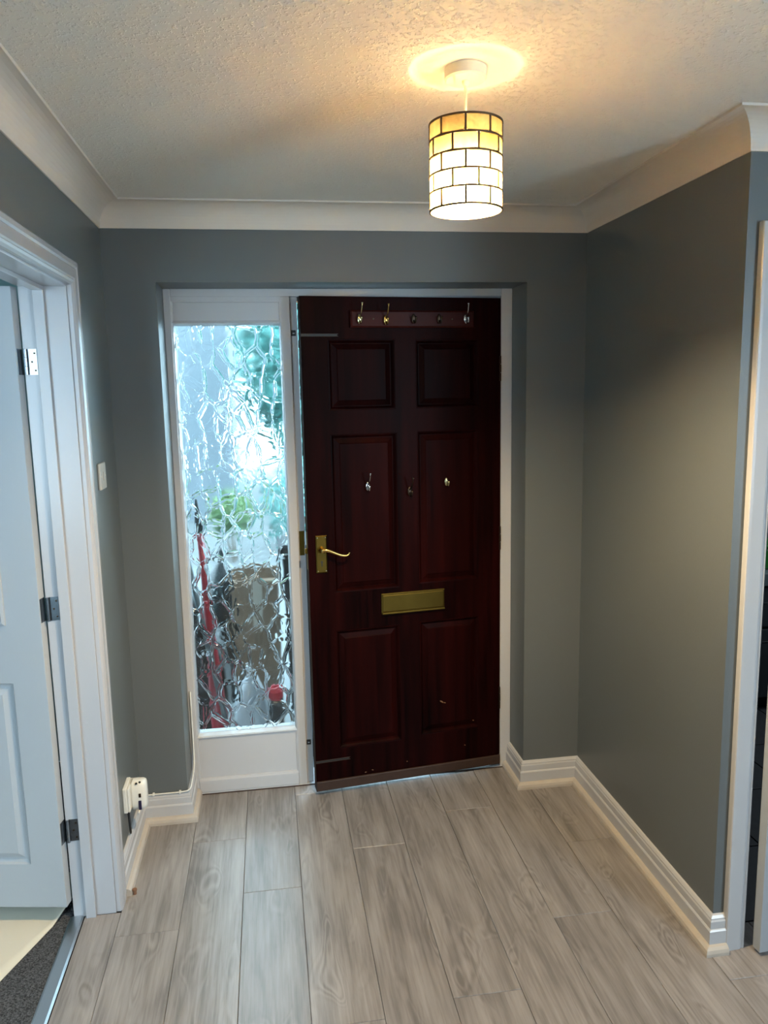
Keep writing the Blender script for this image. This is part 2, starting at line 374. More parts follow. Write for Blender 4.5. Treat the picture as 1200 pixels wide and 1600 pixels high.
# side room (through the left doorway)
struct('wall_side_room', boxes((-3.2, -WT, .6, .7, 0, H), (-3.3, -3.2, -3.6, .7, 0, H), (-3.2, -2.1, -3.6, -3.5, 0, H), (-.6, -WT, -3.6, -3.5, 0, H),
       (-2.1, -.6, -3.6, -3.5, 0, .8), (-2.1, -.6, -3.6, -3.5, 2.1, H), (-WT-.005, -WT, .28, .6, 0, H)), M['teal_wall'], 'teal wall of the room through the left doorway', 'wall')
struct('ceiling_side_room', boxes((-3.3, -WT, -3.6, .7, H, H+.05)), M['plaster'], 'plain ceiling of the room through the left doorway', 'ceiling')
struct('floor_carpet', boxes((-3.2, -.139, -3.5, .6, -.05, -.002)), M['carpet'], 'charcoal flecked carpet past the metal threshold', 'floor')
# dark room (through the right doorway)
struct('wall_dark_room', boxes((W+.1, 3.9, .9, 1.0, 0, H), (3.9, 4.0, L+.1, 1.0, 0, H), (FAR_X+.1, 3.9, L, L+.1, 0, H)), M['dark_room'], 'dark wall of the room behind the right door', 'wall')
struct('ceiling_dark_room', boxes((W, 4.0, .28, 1.0, H, H+.05), (FAR_X+.1, 4.0, L, .28, H, H+.05)), M['plaster'], 'ceiling of the dark room behind the right door', 'ceiling')

# coving
c = COV; prof = [(0, HC-.004), (.004, HC-.004), (.005, HC+.002)]
for i in range(0, 11):
    t = i/10*PI/2; prof.append((.005 + (c-.009)*(1-math.cos(t)), HC+.002 + (c-.008)*math.sin(t)))
prof += [(c+.002, H-.006), (c+.004, H-.0005), (0, H-.0005)]
struct('trim_1', sweep([(0, REAR_Y), (0, 0), (W, 0), (W, L), (FAR_X, L)], prof, lambda u, v, h: (u, v, h)), M['coving'],
       'white concave coving running round the ceiling edge', 'coving')

# skirting boards with quadrant beading
SK = [(0, 0), (.018, 0), (.018, .066), (.0155, .070), (.0135, .072), (.0135, .094), (.011, .099), (.011, .103), (.006, .110), (0, .112)]
BD = [(.018, 0), (.036, 0), (.036, .010), (.033, .019), (.026, .025), (.018, .027)]
ident = lambda u, v, h: (u, v, h)
cas_l_outer = -.455
pl = [(0, cas_l_outer), (0, 0), (OX0, 0), (OX0, RV)]
pr = [(OX1, RV), (OX1, 0), (W, 0), (W, L), (1.803, L)]
o = struct('baseboard_left', sweep(pl, SK, ident), M['white'], 'short white skirting board below the wall socket', 'baseboard')
new_obj('beading', sweep(pl, BD, ident), M['bead'], o)
o = struct('baseboard_right', sweep(pr, SK, ident), M['white'], 'long white stepped skirting board right of the front door', 'baseboard')
new_obj('beading', sweep(pr, BD, ident), M['bead'], o)

# laminate floor: every plank its own piece
floor = struct('floor', boxes((-.1385, FAR_X, REAR_Y, RV, -.05, -.0125), (W, FAR_X, -.92, .0, -.05, -.0125)), M['subfloor'], 'grey oak laminate plank floor', 'floor')
PW, X0 = .1928, .0145
joint = {-1: -1.35, 0: -.649, 1: -.178, 2: -.505, 3: -1.10, 4: -.319, 5: -1.062, 6: -.133, 7: -.80, 8: -.42}
def plank(x0, x1, y0, y1):
    g, h, c_ = .0006, .012, .0011
    bm = bmesh.new(); x0 += g; x1 -= g; y0 += g; y1 -= g
    cx, cy = (x0+x1)/2, (y0+y1)/2
    lv = []
    for e, z in ((0, -h), (0, -c_), (c_, 0)):
        lv.append([bm.verts.new(p) for p in ((x0+e-cx, y0+e-cy, z), (x1-e-cx, y0+e-cy, z), (x1-e-cx, y1-e-cy, z), (x0+e-cx, y1-e-cy, z))])
    for a, b_ in zip(lv, lv[1:]):
        for i in range(4): bm.faces.new((a[i], a[(i+1) % 4], b_[(i+1) % 4], b_[i]))
    bm.faces.new(lv[0][::-1]); bm.faces.new(lv[-1])
    o = new_obj('plank', bm, M['laminate'], floor); o.location = (cx, cy, 0); return o
for k in range(-1, 15):
    x0, x1 = X0+PW*k, min(X0+PW*(k+1), FAR_X)
    ymax, ymin = RV, REAR_Y
    if k == -1: x0, ymax, ymin = -.097, DY1, DY0
    elif x1 < OX0+.06: ymax = 0.0
    elif x0 > OX1 and x1 < W+.02: ymax = 0.0
    elif x1 > W+.02: ymax = L+.085
    jy = joint.get(k, -((k*.37) % 1.2)-.2)
    while jy < ymax: jy += 1.2
    top = ymax
    while top > ymin+.001:
        jy -= 1.2
        if jy > top-.03: continue
        lo = max(jy, ymin)
        plank(x0, x1, lo, top); top = lo

# dark room slate floor, tile by tile
ft = struct('floor_dark_room', boxes((W+.1, 3.9, L+.085, .9, -.05, -.012)), M['subfloor'], 'dark slate tiled floor glimpsed past the right door', 'floor')
for i in range(6):
    for j in range(5):
        a, b_ = W+.102+i*.36, L+.088+j*.36
        part('tile', M['slate'], ft, (a+.003, min(a+.357, 3.9), b_+.003, min(b_+.357, .9), -.012, -.001), bevel=.001)

# threshold strip
o = new_obj('threshold_strip', sweep([(DY0+.001, -.141), (DY1-.001, -.141)], [(0, 0), (-.0, .002), (-.006, .005), (-.036, .005), (-.042, .001), (-.042, 0)], lambda u, v, h: (v, u, h)), M['alum'])
tag(o, 'silver metal threshold strip between laminate floor and carpet', 'threshold strip')

# ------------------------------------------------------------------ left doorway: lining, stop, casing, door
lining = struct('trim_2', boxes((-WT, 0, DY1, DY1+.03, 0, DZ+.03), (-WT, 0, DY0-.03, DY0, 0, DZ+.03), (-WT, 0, DY0, DY1, DZ, DZ+.03)), M['lining'],
                'white lining and moulded casing of the left doorway', 'door frame', bevel=.001)
part('door_stop', M['lining'], lining, (-.090, -.060, DY1-.012, DY1, 0, DZ), (-.090, -.060, DY0, DY0+.012, 0, DZ), (-.090, -.060, DY0+.012, DY1-.012, DZ-.012, DZ), bevel=.001)
CW = .072
cprof = [(0, 0), (0, .012), (.006, .017), (.012, .019), (.016, .016), (.020, .019), (.046, .020), (.050, .016), (.055, .020), (.066, .020), (CW, .014), (CW, 0)]
cprof = [(-d, h) for d, h in cprof]
new_obj('casing', sweep([(DY0-.006, 0), (DY0-.006, DZ+.006), (DY1+.006, DZ+.006), (DY1+.006, 0)], cprof, lambda u, v, h: (h+.0003, u, v)), M['lining'], lining)

b_ang = R(10.6)
d2 = empty('door_2', (-.141, -.560, .056), PI - b_ang)
tag(d2, 'white panelled door with glazed top standing open, at the left edge', 'door', kind='structure')
LW, LH, LT = .762, 1.887, .035
def leaf_bm(holes, w=LW, h=LH, t=LT):
    """flat slab in the xz plane with rectangular openings, thickness t to -y"""
    xs = sorted({0, w, *[v for q in holes for v in q[:2]]}); zs = sorted({0, h, *[v for q in holes for v in q[2:]]})
    bm = bmesh.new(); solid = lambda i, j: 0 <= i < len(xs)-1 and 0 <= j < len(zs)-1 and not any(q[0] <= xs[i] < q[1] and q[2] <= zs[j] < q[3] for q in holes)
    vf = {}; vb = {}
    V = lambda d, i, j, y: d.setdefault((i, j), None) or d.__setitem__((i, j), bm.verts.new((xs[i], y, zs[j]))) or d[(i, j)]
    for i in range(len(xs)-1):
        for j in range(len(zs)-1):
            if not solid(i, j): continue
            q = ((i, j), (i+1, j), (i+1, j+1), (i, j+1))
            bm.faces.new([V(vf, *p, 0) for p in q]); bm.faces.new([V(vb, *p, -t) for p in q][::-1])
            for (p, r_), nb in zip(((q[0], q[1]), (q[1], q[2]), (q[2], q[3]), (q[3], q[0])), ((i, j-1), (i+1, j), (i, j+1), (i-1, j))):
                if not solid(*nb): bm.faces.new([V(vf, *p, 0), V(vf, *r_, 0), V(vb, *r_, -t), V(vb, *p, -t)])
    return bm
GL = (.106, LW-.106, .918, 1.76)
PA = (.102, .345, .147, .736); PB = (LW-.345, LW-.102, .147, .736)
new_obj('door_leaf', leaf_bm([GL, PA, PB]), M['leaf_white'], d2, bevel=.0015)
for q in (PA, PB):
    new_obj('panel', ring_panel(inset(*q, [(0, 0), (.004, -.006), (.012, -.009), (.018, -.009), (.034, -.002), (.036, -.001)]), close_back=-.03), M['leaf_white'], d2)
new_obj('glazing_bead', sweep([(GL[0], GL[2]), (GL[1], GL[2]), (GL[1], GL[3]), (GL[0], GL[3])], [(-.014, .0), (-.014, .004), (-.008, .009), (0, .006), (.002, -.010), (-.0, -.010)][::-1], lambda u, v, h: (u, h, v), closed=True), M['leaf_white'], d2)
part('glass_pane', M['clear_glass'], d2, (GL[0], GL[1], -.020, -.014, GL[2], GL[3]), bevel=0)
cA, sA = math.cos(PI-b_ang), math.sin(PI-b_ang)
for i, zc in enumerate((1.737, 1.014, .300)):
    hn = new_obj('hinge', lathe([(0, -.037), (.0048, -.036), (.005, -.013), (.0044, -.0125), (.0044, -.012), (.005, -.0115), (.005, .0115), (.0044, .012), (.0044, .0125), (.005, .013), (.0048, .036), (0, .037)], 12), M['steel'], d2)
    # knuckle stands in the gap between leaf edge and jamb
    wx, wy = -.1225, -.5415
    dx, dy = wx-d2.location.x, wy-d2.location.y
    hn.location = (dx*cA + dy*sA, -dx*sA + dy*cA, zc-.056)
    jam = boxes((.002, .029, .0060, .0082, -.036, .036)); bmesh.ops.rotate(jam, verts=jam.verts, cent=(0, 0, 0), matrix=Matrix.Rotation(-(PI-b_ang), 3, 'Z'))
    new_obj('hinge_plate', jam, M['steel'], hn)
    ex = hn.location
    new_obj('hinge_plate', boxes((-ex.x-.0014, -ex.x+.0004, -.031-ex.y, -.003-ex.y, -.036, .036)), M['steel'], hn)
    sb_ = bmesh.new()
    for zz in (-.024, 0, .024):
        lathe([(0, .0009), (.0028, .0007), (.003, 0)], 10, sb_, 0.019, 0, 0)
        vs = sb_.verts[-21:]
        for v_ in vs: x, y, z = v_.co; v_.co = (x + .004*(-1 if zz == 0 else 1), .0060 - z, zz + y)
    bmesh.ops.rotate(sb_, verts=sb_.verts, cent=(0, 0, 0), matrix=Matrix.Rotation(-(PI-b_ang), 3, 'Z'))
    new_obj('screws', sb_, M['bronze'], hn)

# cream dust sheet under the door: a thin sheet, one corner turned up against the jamb
ds = bmesh.new(); nx, ny = 14, 10
gridv = []
for i in range(nx+1):
    row = []
    for j in range(ny+1):
        s, t = i/nx, j/ny
        a = Vector((-.143, -.462)); b2 = Vector((-.741, -1.95)); c2 = Vector((-1.5, .35)); d_ = Vector((-.150, -.32))
        p = (a*(1-s)+b2*s)*(1-t) + (d_*(1-s)+c2*s)*t
        z = .004 + .002*math.sin(9*s+3*t)*math.sin(5*t) + (.030*max(0, 1-s*16) if t < .5 else .012*max(0, 1-s*16))
        row.append(ds.verts.new((p.x, p.y, max(.0005, z if z > .006 else z*.6))))
    gridv.append(row)
for i in range(nx):
    for j in range(ny): ds.faces.new((gridv[i][j], gridv[i+1][j], gridv[i+1][j+1], gridv[i][j+1]))
o = new_obj('dust_sheet', ds, M['sheet'], smooth=True)
md = o.modifiers.new('thickness', 'SOLIDIFY'); md.thickness = .0012
tag(o, 'cream dust sheet spread on the charcoal carpet under the open white door', 'dust sheet')

# ------------------------------------------------------------------ right doorway: lining, casing, door
lin3 = struct('trim_3', boxes((KX0-.025, KX0, L, L+.1, 0, KZ+.025), (KX1, KX1+.025, L, L+.1, 0, KZ+.025), (KX0, KX1, L, L+.1, KZ, KZ+.025)), M['white'],
              'white casing of the dark doorway at the right edge', 'door frame', bevel=.001)
cp2 = [(0, 0), (0, .012), (.005, .016), (.010, .013), (.014, .016), (.018, .018), (.052, .020), (.060, .020), (.062, .017), (.062, 0)]
new_obj('casing', sweep([(KX0-.003, 0), (KX0-.003, KZ+.003), (KX1+.003, KZ+.003), (KX1+.003, 0)][::1], [(-d, h) for d, h in cp2], lambda u, v, h: (u, L-h, v)), M['white'], lin3)
d3 = empty('door_3', (2.643, L-.001, .012), PI + R(4.2))
tag(d3, 'white door standing just ajar at the right edge', 'door', kind='structure')
new_obj('door_leaf', leaf_bm([PA, PB, (.108, .345, .90, 1.80), (LW-.345, LW-.108, .90, 1.80)], w=.762, h=1.955, t=.030), M['leaf_white'], d3, bevel=.0015)
for q in (PA, PB, (.108, .345, .90, 1.80), (LW-.345, LW-.108, .90, 1.80)):
    new_obj('panel', ring_panel(inset(*q, [(0, 0), (.004, -.006), (.012, -.009), (.018, -.009), (.034, -.002), (.036, -.001)]), close_back=-.025), M['leaf_white'], d3)

# things glimpsed in the dark room
kc = empty('low_cabinet', (2.9, .50, 0)); tag(kc, 'dark low cabinet seen in the gap beside the right door', 'cabinet')
part('carcass', M['charcoal'], kc, (-.75, .75, .02, .39, .06, .65), bevel=.003)
part('plinth', M['black'], kc, (-.75, .75, .05, .36, 0, .06))
part('top', M['worktop'], kc, (-.77, .77, -.015, .395, .65, .715), bevel=.004)
for i in range(3):
    d_ = part('drawer', M['charcoal'], kc, (-.745+i*.5, -.255+i*.5, 0, .02, .44, .64), bevel=.002); part('handle', M['steel'], d_, (-.56+i*.5, -.44+i*.5, -.022, -.012, .56, .57))
    d_ = part('drawer', M['charcoal'], kc, (-.745+i*.5, -.255+i*.5, 0, .02, .07, .425), bevel=.002); part('handle', M['steel'], d_, (-.56+i*.5, -.44+i*.5, -.022, -.012, .36, .37))
gb = empty('storage_tub', (2.92, .66, .716)); tag(gb, 'green tub standing on the low dark cabinet', 'tub')
part('tub', M['green_plastic'], gb, (-.16, .16, -.11, .11, 0, .11), bevel=.012); part('lid', M['green_plastic'], gb, (-.168, .168, -.118, .118, .11, .128), bevel=.006)

# ------------------------------------------------------------------ front door frame and sidelight
fy0, fy1 = RV, RV+.085
win = empty('window_1', (0, 0, 0)); tag(win, 'tall patterned glass sidelight in white frame beside the front door', 'window', kind='structure')
GX0, GX1, GZ0, GZ1 = .211, .614, .250, 1.903
part('stile', M['white'], win, (OX0, GX0-.007, fy0, fy1, 0, OZT), bevel=.002)
part('mullion', M['white'], win, (GX1+.0, .648, fy0, fy1, 0, 2.0), (.648, .676, fy0+.014, fy1, 0, 2.0), bevel=.002)
part('head_rail', M['white'], win, (GX0-.007, GX1, fy0, fy1, 1.986, 2.0), bevel=.0)
part('header_panel', M['white'], win, (GX0-.007, GX1, fy0+.008, fy1-.02, GZ1+.002, 1.986), bevel=.001)
part('lower_panel', M['white'], win, (GX0-.007, GX1, fy0+.008, fy1-.02, .06, GZ0-.004), bevel=.001)
part('bottom_rail', M['white'], win, (GX0-.007, GX1, fy0-.004, fy1, .006, .060), bevel=.004)
new_obj('panel_moulding', sweep([(GX0-.007, GZ1+.002), (GX1, GZ1+.002), (GX1, 1.986), (GX0-.007, 1.986)], [(-.0, fy0+.008), (-.007, fy0+.008), (-.006, fy0+.003), (0, fy0+.0)], lambda u, v, h: (u, h, v), closed=True), M['white'], win)
new_obj('panel_moulding', sweep([(GX0-.007, .06), (GX1, .06), (GX1, GZ0-.004), (GX0-.007, GZ0-.004)], [(-.0, fy0+.008), (-.007, fy0+.008), (-.006, fy0+.003), (0, fy0+.0)], lambda u, v, h: (u, h, v), closed=True), M['white'], win)
new_obj('glazing_bead', sweep([(GX0-.007, GZ0-.006), (GX1+.001, GZ0-.006), (GX1+.001, GZ1+.003), (GX0-.007, GZ1+.003)], [(0, fy0+.006), (-.004, fy0+.008), (-.009, fy0+.030), (-.009, fy0+.070), (0, fy0+.070)], lambda u, v, h: (u, h, v), closed=True), M['white'], win)
gp = new_obj('glass_pane', boxes((-.212, .212, -.002, .002, -.832, .832)), M['glass'], win); gp.location = ((GX0+GX1)/2, fy0+.040, (GZ0+GZ1)/2)

fr = empty('trim_4', (0, 0, 0)); tag(fr, 'white frame around the dark front door', 'door frame', kind='structure')
part('jamb', M['white'], fr, (1.487, OX1, fy0, fy1, 0, OZT), bevel=.002)
part('head', M['white'], fr, (GX0-.007, 1.487, fy0, fy1, 2.0, OZT), bevel=.002)
part('rebate', M['white'], fr, (1.466, 1.487, fy0+.050, fy1, 0, 2.0), (.676, 1.466, fy0+.050, fy1, 1.985, 2.0), bevel=.001)
part('sill', M['white'], fr, (OX0, OX1, fy0-.004, fy1+.05, -.012, .006), bevel=.002)
part('sill_edge', M['brown_bar'], fr, (OX0+.03, OX1-.03, fy0-.008, fy0-.004, -.001, .003), bevel=0)
for z in (1.864, .183):
    k = part('keep', M['iron'], fr, (.651, .669, fy0+.0125, fy0+.0145, z-.011, z+.011), bevel=.0005)
    part('keep_slot', M['white'], k, (.656, .664, fy0+.0115, fy0+.0128, z-.003, z+.001), bevel=0)
part('strike_plate', M['brass'], fr, (.652, .672, fy0+.0122, fy0+.0146, .985, 1.085), bevel=.0005)

# ------------------------------------------------------------------ front door (leaf axes: x from hinge to free edge, y into the hall)
DW, DH, DT = .8085, 1.975, .044
fd = empty('door_1', (1.4839, .1735, .016), PI + R(6.74))
tag(fd, 'dark mahogany six panel front door with brass letter plate and coat hooks', 'door', kind='structure')
P6 = [(.444, .706, 1.550, 1.816), (.095, .358, 1.550, 1.814), (.441, .706, .832, 1.456), (.098, .356, .839, 1.458), (.443, .707, .176, .674), (.095, .356, .184, .678)]
new_obj('leaf_frame', leaf_bm(P6, DW, DH, DT), M['mahogany'], fd, bevel=.002)
for q in P6:
    new_obj('panel', ring_panel(inset(*q, [(0, -.0005), (.004, -.001), (.010, -.0075), (.013, -.0125), (.016, -.0125), (.034, -.006), (.037, -.0035), (.038, -.0035)]), close_back=-.04), M['mahogany'], fd)
part('weather_bar', M['brown_bar'], fd, (.0, DW, 0, .010, .004, .046), bevel=.004)
for z in (1.832, .128):
    g = part('bolt_strip', M['brown_bar'], fd, (.664, DW, -.001, .0014, z-.0055, z-.0036), (.664, DW, -.001, .0014, z+.0036, z+.0055), bevel=.0003)
    part('groove', M['iron'], g, (.668, DW-.001, -.001, .0008, z-.0036, z+.0036), bevel=0)
# coat rack and its hooks
RK = (.119, .618)
rack = new_obj('coat_rack', ring_panel([(RK[0], RK[1], 1.859, 1.923, 0), (RK[0], RK[1], 1.859, 1.923, .012), (RK[0]+.006, RK[1]-.006, 1.865, 1.917, .017)], close_back=0), M['mahogany_rail'], fd)
def hook(x, z, mt, long=True, parent=fd, y0=0.0, s=1.0, tilt=0.0):
    bm = bmesh.new(); n = 20; lv = []
    for k, (sc, y) in enumerate(((1, 0), (1, .0022), (.8, .004), (.35, .0048))):
        lv.append([bm.verts.new((.0085*s*sc*math.cos(2*PI*i/n), y, .0185*s*sc*math.sin(2*PI*i/n))) for i in range(n)])
    for a, c_ in zip(lv, lv[1:]):
        for i in range(n): bm.faces.new((a[i], a[(i+1) % n], c_[(i+1) % n], c_[i]))
    bm.faces.new(lv[0][::-1]); bm.faces.new(lv[-1])
    h = new_obj('hook', bm, mt, parent, smooth=True); h.location = (x, y0, z); h.rotation_euler = (0, tilt, 0)
    am = bmesh.new()
    p = smooth_path([(0, .003, -.006*s), (0, .013*s, -.016*s), (0, .026*s, -.013*s), (0, .031*s, .000)])
    tube(p, [.0032*s]*(len(p)-2) + [.0036*s, .0042*s], 8, am)
    bmesh.ops.create_icosphere(am, subdivisions=2, radius=.0052*s, matrix=Matrix.Translation((0, .031*s, .002*s)))
    new_obj('lower_arm', am, mt, h, smooth=True)
    if long:
        am = bmesh.new()
        p = smooth_path([(0, .003, .006*s), (0, .016*s, .012*s), (0, .034*s, .026*s), (0, .048*s, .050*s)])
        tube(p, [.0032*s - .001*s*i/len(p) for i in range(len(p))], 8, am)
        bmesh.ops.create_icosphere(am, subdivisions=2, radius=.0046*s, matrix=Matrix.Translation((0, .048*s, .053*s)))
        new_obj('upper_arm', am, mt, h, smooth=True)
    return h
for x, z, mt, lb in ((.584, 1.890, 'pale_brass', 'pale worn brass hook'), (.481, 1.887, 'bright_brass', 'bright gold hook'), (.370, 1.892, 'bronze', None), (.266, 1.892, 'bronze', None), (.156, 1.892, 'chrome', 'silver hook with a raised arm')):
    h = hook(x, z, M[mt], long=mt != 'bronze', parent=rack, y0=.017, tilt={.584: 0, .481: .02, .156: .12}.get(x, 0))
    if lb: h['label'] = lb
sc_ = bmesh.new()
for x in (.530, .212):
    lathe([(0, .001), (.003, .0008), (.0034, 0)], 10, sc_, x, 0, 0)
    for v_ in sc_.verts[-21:]: a, b_, z_ = v_.co; v_.co = (a, .017+z_, 1.891+b_)
new_obj('screws', sc_, M['bronze'], rack)
h = hook(.562, 1.250, M['chrome'], True, y0=-.003, s=1.0); h['label'] = 'silver hook on the upper panel'
h = hook(.391, 1.222, M['bronze'], True, y0=.0, s=1.05); h['label'] = 'dark bronze hook on the centre stile'
h = hook(.234, 1.252, M['pale_brass'], False, y0=-.003, s=.95); h['label'] = 'pale hook with a single arm'
# lever handle on its plate
hp = new_obj('handle_plate', ring_panel([(.735, .779, .918, 1.067, 0), (.735, .779, .918, 1.067, .005), (.739, .775, .922, 1.063, .008)], close_back=0), M['brass'], fd)
kh = bmesh.new(); lathe([(0, .0086), (.0045, .0086), (.0045, .007)], 12, kh)
for v_ in kh.verts: a, b_, z_ = v_.co; v_.co = (.757+a, z_, .962+b_)
box(kh, .7548, .7592, .007, .0087, .944, .962); new_obj('keyhole', kh, M['iron'], hp)
lv = bmesh.new(); lathe([(.0, 0), (.013, 0), (.013, .008), (.010, .014), (.008, .030), (.008, .036), (0, .038)], 16, lv)
for v_ in lv.verts: a, b_, z_ = v_.co; v_.co = (.757+a, .008+z_, 1.012+b_)
p = smooth_path([(.760, .038, 1.013), (.742, .042, 1.014), (.720, .044, 1.006), (.690, .045, .993), (.668, .045, .989), (.657, .045, .993), (.654, .045, 1.001)])
tube(p, [.0085 - .0045*min(1, i/(len(p)-8)) for i in range(len(p))], 10, lv); new_obj('lever', lv, M['bright_brass'], hp, smooth=True)
s4 = bmesh.new()
for x, z in ((.741, .926), (.773, .926), (.741, 1.059), (.773, 1.059)):
    lathe([(0, .001), (.0026, .0008), (.003, 0)], 10, s4)
    for v_ in s4.verts[-21:]: a, b_, z_ = v_.co; v_.co = (x+a, .008+z_, z+b_)
new_obj('screws', s4, M['pale_brass'], hp)
# letter plate
lp = new_obj('letter_plate', ring_panel([(.249, .518, .726, .811, 0), (.249, .518, .726, .811, .004), (.252, .515, .729, .808, .006)], close_back=0), M['brass'], fd)
new_obj('flap', ring_panel([(.254, .513, .735, .804, .006), (.254, .513, .735, .804, .0085), (.256, .511, .738, .802, .0095)], close_back=.0055), M['brass'], lp)
part('lip', M['brass'], lp, (.250, .517, .005, .014, .7255, .733), bevel=.002); part('lip', M['brass'], lp, (.250, .517, .005, .010, .8055, .811), bevel=.0015)
for z in (1.700, 1.005, .305):
    part('hinge', M['bronze'], fd, (-.0025, .004, -.006, .0035, z-.050, z-.018), (-.0025, .004, -.006, .0045, z-.016, z+.016), (-.0025, .004, -.006, .0035, z+.018, z+.050), bevel=.0015)
part('latch', M['brass'], fd, (DW, DW+.010, -.028, -.014, .995, 1.015), bevel=.001)
part('lock_edge_plate', M['brass'], fd, (DW-.0002, DW+.0012, -.033, -.009, .93, 1.08), bevel=0)
# scuffs: small chips where the stain has come off
ch = bmesh.new()
for x, z, a, w_, h_ in ((.262, .318, .6, .010, .003), (.249, .312, .3, .005, .002), (.570, .060, .3, .004, .002), (.600, .055, .1, .005, .0015), (.420, .075, 0, .003, .002), (.160, .110, .4, .004, .002), (.120, .215, .2, .003, .002)):
    vs = [ch.verts.new((x+w_*math.cos(t)*math.cos(a)-h_*math.sin(t)*math.sin(a), -.0030 if .2 < z < .6 else .0004, z+w_*math.cos(t)*math.sin(a)+h_*math.sin(t)*math.cos(a))) for t in (0, 1.1, 2.0, 3.2, 4.2, 5.4)]
    vs2 = [ch.verts.new((v_.co.x, v_.co.y-.002, v_.co.z)) for v_ in vs]
    ch.faces.new(vs)
    for i in range(6): ch.faces.new((vs[i], vs[(i+1) % 6], vs2[(i+1) % 6], vs2[i]))
new_obj('bare_wood_chips', ch, M['terracotta'], fd)

# ------------------------------------------------------------------ pendant light
LX, LY = .982, -1.215
pd = empty('pendant_light', (LX, LY, H)); tag(pd, 'lit cylindrical capiz shell pendant hanging from the ceiling', 'ceiling light')
new_obj('ceiling_rose', lathe([(0, -.0245), (.012, -.0245), (.040, -.0235), (.0435, -.020), (.0440, -.0005), (0, -.0005)], 40), M['cream'], pd, smooth=True).modifiers.new('e', 'EDGE_SPLIT')
new_obj('cord_grip', lathe([(0, -.034), (.0055, -.033), (.0075, -.026), (.0075, -.0245), (0, -.0245)], 16), M['cream'], pd, smooth=True)
new_obj('cord', tube([(0, 0, -.033), (.0005, 0, -.08), (0, 0, -.115), (0, 0, -.150)], .0032, 10), M['cream'], pd, smooth=True)
new_obj('lamp_holder', lathe([(0, -.145), (.010, -.146), (.014, -.155), (.0155, -.185), (.0155, -.205), (0, -.205)], 20), M['cream'], pd, smooth=True)
BZ = -.236
bu = new_obj('bulb', lathe([(0, BZ-.027), (.010, BZ-.0255), (.019, BZ-.019), (.025, BZ-.008), (.0265, BZ+.003), (.0255, BZ+.010), (0, BZ+.010)], 28), M['bulb'], pd, smooth=True)
new_obj('bulb_light_shield', lathe([(.0265, BZ+.010), (.0289, BZ+.012), (.024, BZ+.021), (.0165, BZ+.031), (0, BZ+.031)], 28), M['plastic'], pd, smooth=True)  # added opaque cone, blocks the bulb's upward light to dim the ceiling ring
bu.visible_shadow = True
SR, ST, SB, NR, NT = .0765, -.110, -.282, 5, 9
sh = bmesh.new()      # lead came: rings and staggered uprights, with the spider that carries the shade
rowh = (ST-SB)/NR
def ring_band(bm, r0, r1, z0, z1, n=72):
    lathe([(r0, z0), (r1, z0), (r1, z1), (r0, z1), (r0, z0)], n, bm)
for i in range(NR+1):
    z = SB+i*rowh; t = .0018
    ring_band(sh, SR-.0016, SR+.0014, z-t, z+t)
A0 = math.atan2(-2.8942-LY, .5453-LX)       # a joint of the top row faces the room's middle
def upright(bm, a, z0, z1, w=.0020):
    vs = []
    for z in (z0, z1):
        for r, s in ((SR-.0016, -1), (SR+.0014, -1), (SR+.0014, 1), (SR-.0016, 1)):
            vs.append(bm.verts.new((r*math.cos(a)-s*w*math.sin(a), r*math.sin(a)+s*w*math.cos(a), z)))
    for f in ((0,1,2,3),(7,6,5,4),(0,4,5,1),(1,5,6,2),(2,6,7,3),(3,7,4,0)): bm.faces.new([vs[i] for i in f])
for i in range(NR):
    for k in range(NT): upright(sh, A0 + 2*PI*(k+(.5 if (NR-1-i) % 2 else 0))/NT, SB+i*rowh, SB+(i+1)*rowh)
for k in range(3):
    a = A0+.4+2*PI*k/3; tube([(.012*math.cos(a), .012*math.sin(a), -.172), (SR*math.cos(a), SR*math.sin(a), ST)], .0012, 6, sh)
ring_band(sh, .0105, .0150, -.175, -.168, 20)
shade = new_obj('lamp_shade', sh, simple('dark_came', (92, 74, 50), .45, .8), pd)
for i in range(NR):
    for k in range(NT):
        bm = bmesh.new(); n = 8
        a0 = A0 + 2*PI*(k+(.5 if (NR-1-i) % 2 else 0))/NT + .022; a1 = a0 + 2*PI/NT - .044
        z0, z1 = SB+i*rowh+.0012, SB+(i+1)*rowh-.0012
        f = []; bk = []
        for q in range(n+1):
            a = a0+(a1-a0)*q/n; r_ = SR*(1-.012*math.sin(PI*q/n))
            e = .0022 if q in (0, n) else 0
            f.append([bm.verts.new((r_*math.cos(a), r_*math.sin(a), z0+e)), bm.verts.new((r_*math.cos(a), r_*math.sin(a), z1-e))])
        for q in range(n): bm.faces.new((f[q][0], f[q+1][0], f[q+1][1], f[q][1]))
        new_obj('shell_tile', bm, M['shell'], shade, smooth=True)
ld = bpy.data.lights.new('bulb_light', 'POINT'); ld.energy = 118; ld.color = (1.0, .77, .46); ld.shadow_soft_size = .024
lo = bpy.data.objects.new('bulb_light', ld); COL.objects.link(lo); lo.parent = pd; lo.location = (0, 0, BZ-.002)
bu.visible_shadow = False

# ------------------------------------------------------------------ small things on the left wall
sw = empty('light_switch', (0, -.272, 1.380)); tag(sw, 'white light switch on grey wall beside the left door casing', 'light switch')
part('plate', M['switch'], sw, (0, .009, -.043, .043, -.043, .043), bevel=.003)
part('rocker', M['switch'], sw, (.008, .0125, -.006, .006, -.014, .014), bevel=.0015)
for yy in (-.030, .030): part('screw_cap', M['cream'], sw, (.0085, .0096, yy-.003, yy+.003, -.003, .003), bevel=.001)

